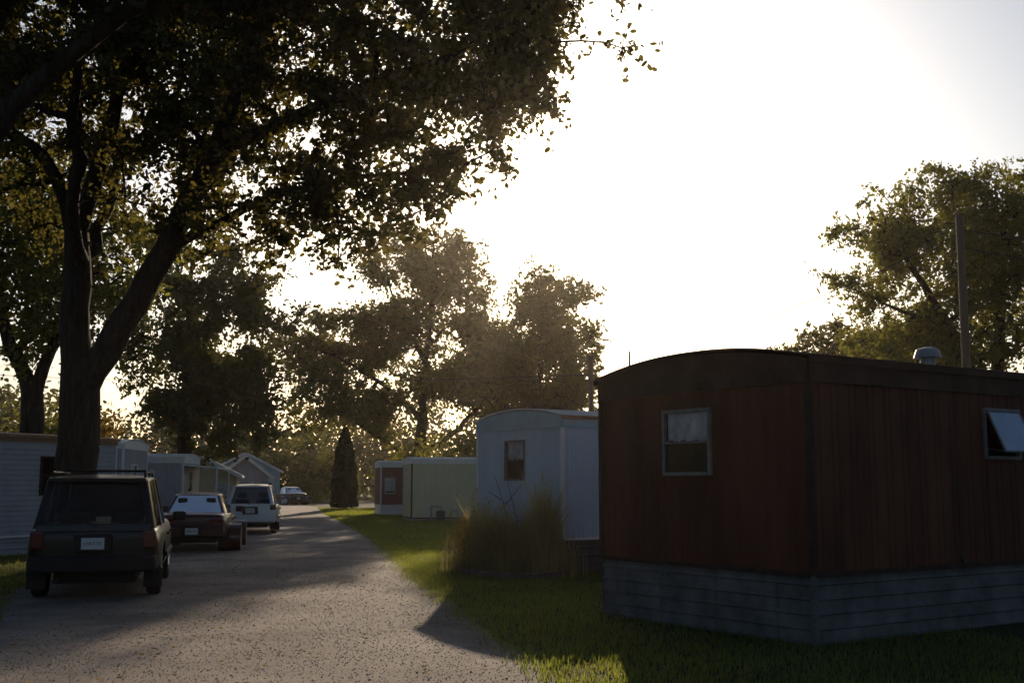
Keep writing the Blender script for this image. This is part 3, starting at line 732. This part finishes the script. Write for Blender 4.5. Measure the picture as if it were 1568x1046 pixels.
def car(name,loc,hx,hy,st,gb,gt,paint,wr,axles,track,kind,plate=None,scale=1.0):
    e=empty(name,(loc[0],loc[1],0),math.atan2(hy,hx)); e.scale=(scale,)*3
    L=st[-1][0]
    b=MB(); loft(b,st,ringlow)
    body=b.obj('body',M[paint],e,smooth=True,subsurf=2)
    c=MB()
    for ax in axles:
        for sy in (-1,1): c.tube((ax,sy*(track-.17),wr),(ax,sy*(track+.4),wr),wr+.055,wr+.055,32)
    cut=c.obj('cut',M['plastic'],e)
    md=body.modifiers.new('bool','BOOLEAN'); md.object=cut; md.operation='DIFFERENCE'; md.solver='EXACT'
    bpy.context.view_layer.update()
    dg=bpy.context.evaluated_depsgraph_get()
    try:
        me=bpy.data.meshes.new_from_object(body.evaluated_get(dg))
        body.modifiers.clear()
        if len(me.polygons)>50: body.data=me
    except Exception as ex: print('bool',ex); body.modifiers.clear()
    bpy.data.objects.remove(cut)
    (bx0,bx1,bz,bw),(tx0,tx1,tz,tw)=gb,gt
    def S(u,h,sy,off=0):
        x0=bx0+(tx0-bx0)*h; x1=bx1+(tx1-bx1)*h
        return Vector((x0+(x1-x0)*u, sy*((bw+(tw-bw)*h)+off-.05*abs(2*u-1)**3), bz+(tz-bz)*h))
    g=MB(); NU=8
    for sy in (-1,1):
        vs=[S(i/NU,h,sy) for i in range(NU+1) for h in (0,1)]
        g.add(vs,[(2*i,2*i+2,2*i+3,2*i+1) for i in range(NU)])
    for u,bul in ((0,-.05),(1,.12)):
        vs=[]
        for i in range(9):
            y=-1+2*i/8
            for h in (0,1):
                p=S(u,h,1); vs.append((p.x+bul*(1-y*y),p.y*y,p.z))
        g.add(vs,[(2*i,2*i+2,2*i+3,2*i+1) for i in range(8)])
    g.obj('window_glass',M['cglass'],e,smooth=True)
    r=MB(); rs=[]
    for u,dz in ((-.03,-.035),(.02,0),(.2,.035),(.5,.05),(.8,.035),(.98,0),(1.04,-.035)):
        x=tx0+(tx1-tx0)*u; rs.append((x,tw*(1.0 if 0<u<1 else .93),tz+dz))
    loft(r,rs,lambda hw,z:[(0,z+.035),(hw*.6,z+.03),(hw*.9,z+.012),(hw*1.03,z-.03),(hw*1.0,z-.055),(0,z-.05)])
    r.obj('roof',M[paint],e,smooth=True,subsurf=1)
    p=MB()
    if kind=='suv': pil=[(0,.05,0,.055),(.30,.345,.33,.375),(.585,.62,.60,.635),(.965,1.0,.955,1.0)]
    elif kind=='wagon': pil=[(0,.07,0,.10),(.33,.37,.33,.38),(.60,.635,.60,.64),(.965,1.0,.955,1.0)]
    else: pil=[(0,.06,0,.12),(.46,.49,.46,.50),(.965,1.0,.955,1.0)]
    for a0,a1,b0,b1 in pil:
        for sy in (-1,1):
            P=[S(a0,-.02,sy,.012),S(a1,-.02,sy,.012),S(b1,1.0,sy,.012),S(b0,1.0,sy,.012)]; Q=[S(a0,-.02,sy,-.04),S(a1,-.02,sy,-.04),S(b1,1.0,sy,-.04),S(b0,1.0,sy,-.04)]
            p.hexa(P,Q)
    for u,sgn in ((0,-1),(1,1)):
        for sy in (-1,1):
            a=S(u,-.02,sy); t_=S(u,1.0,sy); w_=.10 if kind!='sedan' else .06
            P=[a+Vector((sgn*.012,0,0)),a+Vector((sgn*.022,-sy*w_,0)),t_+Vector((sgn*.022,-sy*w_,0)),t_+Vector((sgn*.012,0,0))]
            p.hexa(P,[q-Vector((sgn*.04,0,0)) for q in P])
    p.obj('pillars',M[paint],e,bevel=.006)
    if kind!='sedan':
        h=MB(); a=S(0,0,1);t_=S(0,1,1)
        h.hexa([(a.x-.065,-bw+.08,bz-.06),(a.x-.065,bw-.08,bz-.06),(a.x-.0,bw-.08,bz-.06),(a.x-.0,-bw+.08,bz-.06)],[(a.x-.05,-bw+.1,bz+.05),(a.x-.05,bw-.1,bz+.05),(a.x+.02,bw-.1,bz+.05),(a.x+.02,-bw+.1,bz+.05)])
        h.hexa([(t_.x-.13,-tw+.04,tz-.03),(t_.x-.13,tw-.04,tz-.03),(t_.x+.1,tw-.04,tz-.03),(t_.x+.1,-tw+.04,tz-.03)],[(t_.x-.11,-tw+.06,tz+.02),(t_.x-.11,tw-.06,tz+.02),(t_.x+.1,tw-.04,tz+.03),(t_.x+.1,-tw+.04,tz+.03)])
        h.obj('hatch_frame_and_spoiler',M[paint],e,bevel=.012)
        w=MB(); w.tube((a.x-.08,0,bz+.02),(a.x-.0,.35,bz+.18),.009,.006,6); w.obj('rear_wiper',M['plastic'],e)
    T=MB();Rm=MB();Hb=MB()
    for ax in axles:
        for sy in (-1,1):
            y=sy*track
            lathe(T,[(wr*.62,y-.09),(wr*.93,y-.10),(wr,y-.075),(wr,y+.075),(wr*.93,y+.10),(wr*.62,y+.09)],(ax,0,wr))
            lathe(Rm,[(wr*.62,y+sy*.09),(wr*.56,y+sy*.085),(wr*.54,y+sy*.03),(.001,y+sy*.03)],(ax,0,wr))
            for k in range(5):
                a=2*PI*k/5
                Rm.tube((ax,y+sy*.06,wr),(ax+math.cos(a)*wr*.6,y+sy*.08,wr+math.sin(a)*wr*.6),.045,.03,6)
            Hb.tube((ax,y+sy*.03,wr),(ax,y+sy*.09,wr),.05,.04,10)
    T.obj('tyres',M['tyre'],e,smooth=True); Rm.obj('rims',M['rim'],e); Hb.obj('hubs',M['plastic'],e)
    u=MB(); u.box(.35,L-.35,-.55,.55,.22,.40); u.tube((-.03,.5,.28),(.5,.5,.3),.03,.03,8)
    for sy in (-1,1): u.box(axles[0]-wr-.12,axles[0]-wr-.09,sy*track-.13,sy*track+.13,.14,.42)
    u.obj('underbody',M['plastic'],e)
    s=MB(); zsb=bz-.25
    for xs in ((bx0+.95,bx0+1.85) if kind!='sedan' else (bx0+.55,bx0+1.45)):
        for ys in (-.36,.36):
            s.hexa([(xs-.08,ys-.24,zsb),(xs+.1,ys-.24,zsb),(xs+.1,ys+.24,zsb),(xs-.08,ys+.24,zsb)],[(xs-.16,ys-.2,bz+.18),(xs-.06,ys-.2,bz+.18),(xs-.06,ys+.2,bz+.18),(xs-.16,ys+.2,bz+.18)])
            s.box(xs-.17,xs-.08,ys-.12,ys+.12,bz+.22,bz+.40)
    s.obj('seats',M['seat'],e,bevel=.03)
    hw=st[1][1]
    d=MB(); d.box(-.09,.12,-hw*.98,hw*.98,.40,.62)
    d.obj('rear_bumper',M['plastic'] if kind=='suv' else M[paint],e,bevel=.04,seg=3)
    f=MB(); f.box(L-.12,L+.05,-hw*.92,hw*.92,.34,.56); f.obj('front_bumper',M[paint],e,bevel=.04,seg=3)
    t=MB()
    for sy in (-1,1):
        if kind=='suv': t.box(-.012,.12,min(sy*.66,sy*.845),max(sy*.66,sy*.845),.72,.98)
        elif kind=='wagon': t.box(.0,.22,min(sy*.66,sy*.86),max(sy*.66,sy*.86),.82,1.0)
        else: t.box(-.005,.20,min(sy*.42,sy*.77),max(sy*.42,sy*.77),.72,.84)
    t.obj('tail_lights',M['tail'],e,bevel=.03,seg=3)
    t=MB()
    for sy in (-1,1):
        y0,y1=sorted((sy*.55,sy*.80)); t.box(L-.25,L-.06,y0,y1,.62,.76)
    t.obj('head_lamps',M['lamp_w'],e,bevel=.025,seg=3)
    zp=.80 if kind!='sedan' else .53
    xp=-.055 if kind!='sedan' else -.105
    pl=MB(); pl.box(xp-.006,xp+.03,-.155,.155,zp-.08,zp+.08); pl.obj('licence_plate',M['plate'],e,bevel=.003)
    pf=MB(); pf.box(xp+.0,xp+.05,-.26,.26,zp-.12,zp+.13); pf.obj('plate_recess',M['plastic'],e,bevel=.02)
    cu=bpy.data.curves.new('plate_text','FONT'); cu.body=plate or 'LAB-5725'; cu.size=.068; cu.align_x='CENTER'; cu.align_y='CENTER'; cu.extrude=.001; cu.space_character=.85
    to=bpy.data.objects.new('plate_characters',cu); col.objects.link(to); to.parent=e
    to.matrix_local=Matrix(((0,0,-1,xp-.009),(-1,0,0,0),(0,1,0,zp),(0,0,0,1))); cu.materials.append(M['wire'])
    m=MB()
    for sy in (-1,1):
        y0,y1=sorted((sy*(bw+.10),sy*(bw+.32))); m.box(bx1-.42,bx1-.30,y0,y1,bz+.0,bz+.16)
    m.obj('wing_mirrors',M[paint],e,bevel=.035,seg=3)
    m=MB()
    for sy in (-1,1):
        for xh in (axles[0]+.75,axles[0]+1.75):
            y0,y1=sorted((sy*(st[3][1]+.0),sy*(st[3][1]+.035))); m.box(xh,xh+.2,y0,y1,bz-.17,bz-.13)
        y0,y1=sorted((sy*(st[3][1]-.01),sy*(st[3][1]+.03))); m.box(axles[0]+wr+.1,axles[1]-wr-.1,y0,y1,.52,.60)
    m.obj('handles_and_side_moulding',M['plastic'],e,bevel=.01)
    if kind in('suv','wagon'):
        k=MB()
        for sy in (-1,1):
            k.tube((tx0+.15,sy*(tw-.08),tz+.11),(tx1-.3,sy*(tw-.08),tz+.11),.016,.016,8)
            for xx in (tx0+.15,(tx0+tx1)/2,tx1-.3): k.tube((xx,sy*(tw-.08),tz+.0),(xx,sy*(tw-.08),tz+.11),.018,.014,8)
        if kind=='suv':
            for xx in (tx0+.4,tx0+1.3): k.tube((xx,-(tw-.08),tz+.13),(xx,tw-.08,tz+.13),.014,.014,8)
        k.obj('roof_rack',M['plastic'],e)
    return e

suv_st=[(0,.78,.96,.46),(.07,.88,1.02,.40),(.5,.92,1.05,.35),(1.5,.93,1.05,.33),(3.0,.93,1.05,.33),(3.55,.92,1.08,.33),(4.3,.90,1.03,.34),(4.68,.85,.92,.38),(4.8,.74,.8,.46)]
wag_st=[(0,.76,.94,.44),(.07,.86,1.0,.38),(.5,.90,1.02,.32),(1.5,.91,1.02,.28),(2.9,.91,1.0,.28),(3.5,.90,1.0,.28),(4.1,.87,.92,.30),(4.42,.8,.8,.34),(4.52,.7,.66,.42)]
sed_st=[(0,.70,.88,.42),(.07,.80,.95,.36),(.45,.85,.98,.30),(1.2,.88,.97,.26),(2.8,.88,.94,.26),(3.4,.87,.92,.26),(4.0,.85,.84,.27),(4.5,.78,.72,.32),(4.65,.66,.6,.40)]
car('black_suv',(-6.17,17.0),-.25,.968,suv_st,(.08,3.55,1.02,.86),(.34,2.75,1.70,.72),'black_paint',.37,(.95,3.85),.80,'suv',scale=1.04)
car('red_sedan',(-8.0,28.8),-.18,.983,sed_st,(.72,3.45,.94,.78),(1.35,2.6,1.40,.60),'red_paint',.32,(.95,3.7),.76,'sedan','SED-2140')
car('white_crossover',(-8.95,39.3),-.165,.986,wag_st,(.08,3.45,.98,.83),(.55,2.55,1.62,.66),'white_paint',.35,(.85,3.55),.78,'wagon','KRT-8812')
car('dark_blue_sedan',(-17.6,94.5),-.5,.86,sed_st,(.72,3.45,.94,.78),(1.35,2.6,1.40,.60),'blue_paint',.32,(.95,3.7),.76,'sedan','PLM-3301')

# ------------------------------------------------------------------ thin evening haze (air volume over the whole site)
hz=MB(); hz.box(-160,160,-30,230,-1,32)
hm=bpy.data.materials.new('haze'); hm.use_nodes=True; N=hm.node_tree.nodes; L=hm.node_tree.links
N.remove(N['Principled BSDF']); out=[n for n in N if n.type=='OUTPUT_MATERIAL'][0]
vsn=N.new('ShaderNodeVolumeScatter'); vsn.inputs['Density'].default_value=.00013; vsn.inputs['Anisotropy'].default_value=.82; vsn.inputs['Color'].default_value=(1,.86,.70,1)
L.new(vsn.outputs[0],out.inputs['Volume']); hm.cycles.homogeneous_volume=True
hz.obj('haze',hm)

# ------------------------------------------------------------------ light, sky, camera
EL=math.radians(15.5); AZ=math.radians(1.8)
w=bpy.data.worlds.new('World'); scene.world=w; w.use_nodes=True
N=w.node_tree.nodes; Lk=w.node_tree.links; bg=N['Background']
sky=N.new('ShaderNodeTexSky'); sky.sky_type='NISHITA'; sky.sun_disc=False; sky.sun_elevation=EL; sky.sun_rotation=AZ
sky.air_density=1.0; sky.dust_density=2.2; sky.ozone_density=2.8
Lk.new(sky.outputs[0],bg.inputs[0]); bg.inputs[1].default_value=.088
ld=bpy.data.lights.new('sun','SUN'); ld.energy=5.0; ld.angle=math.radians(.5); ld.color=(1,.80,.58)
lo=bpy.data.objects.new('sun',ld); col.objects.link(lo)
sd=Vector((math.sin(AZ)*math.cos(EL),math.cos(AZ)*math.cos(EL),math.sin(EL)))
lo.rotation_euler=sd.to_track_quat('Z','Y').to_euler(); lo.location=(0,30,40)
cd=bpy.data.cameras.new('camera'); cd.lens=40; cd.sensor_width=36; cd.clip_end=5000; cd.clip_start=.1
co=bpy.data.objects.new('camera',cd); col.objects.link(co); co.location=(0,0,1.7); co.rotation_euler=(math.radians(97.13),0,0)
scene.camera=co
scene.view_settings.view_transform='Standard'; scene.view_settings.look='None'; scene.view_settings.exposure=0
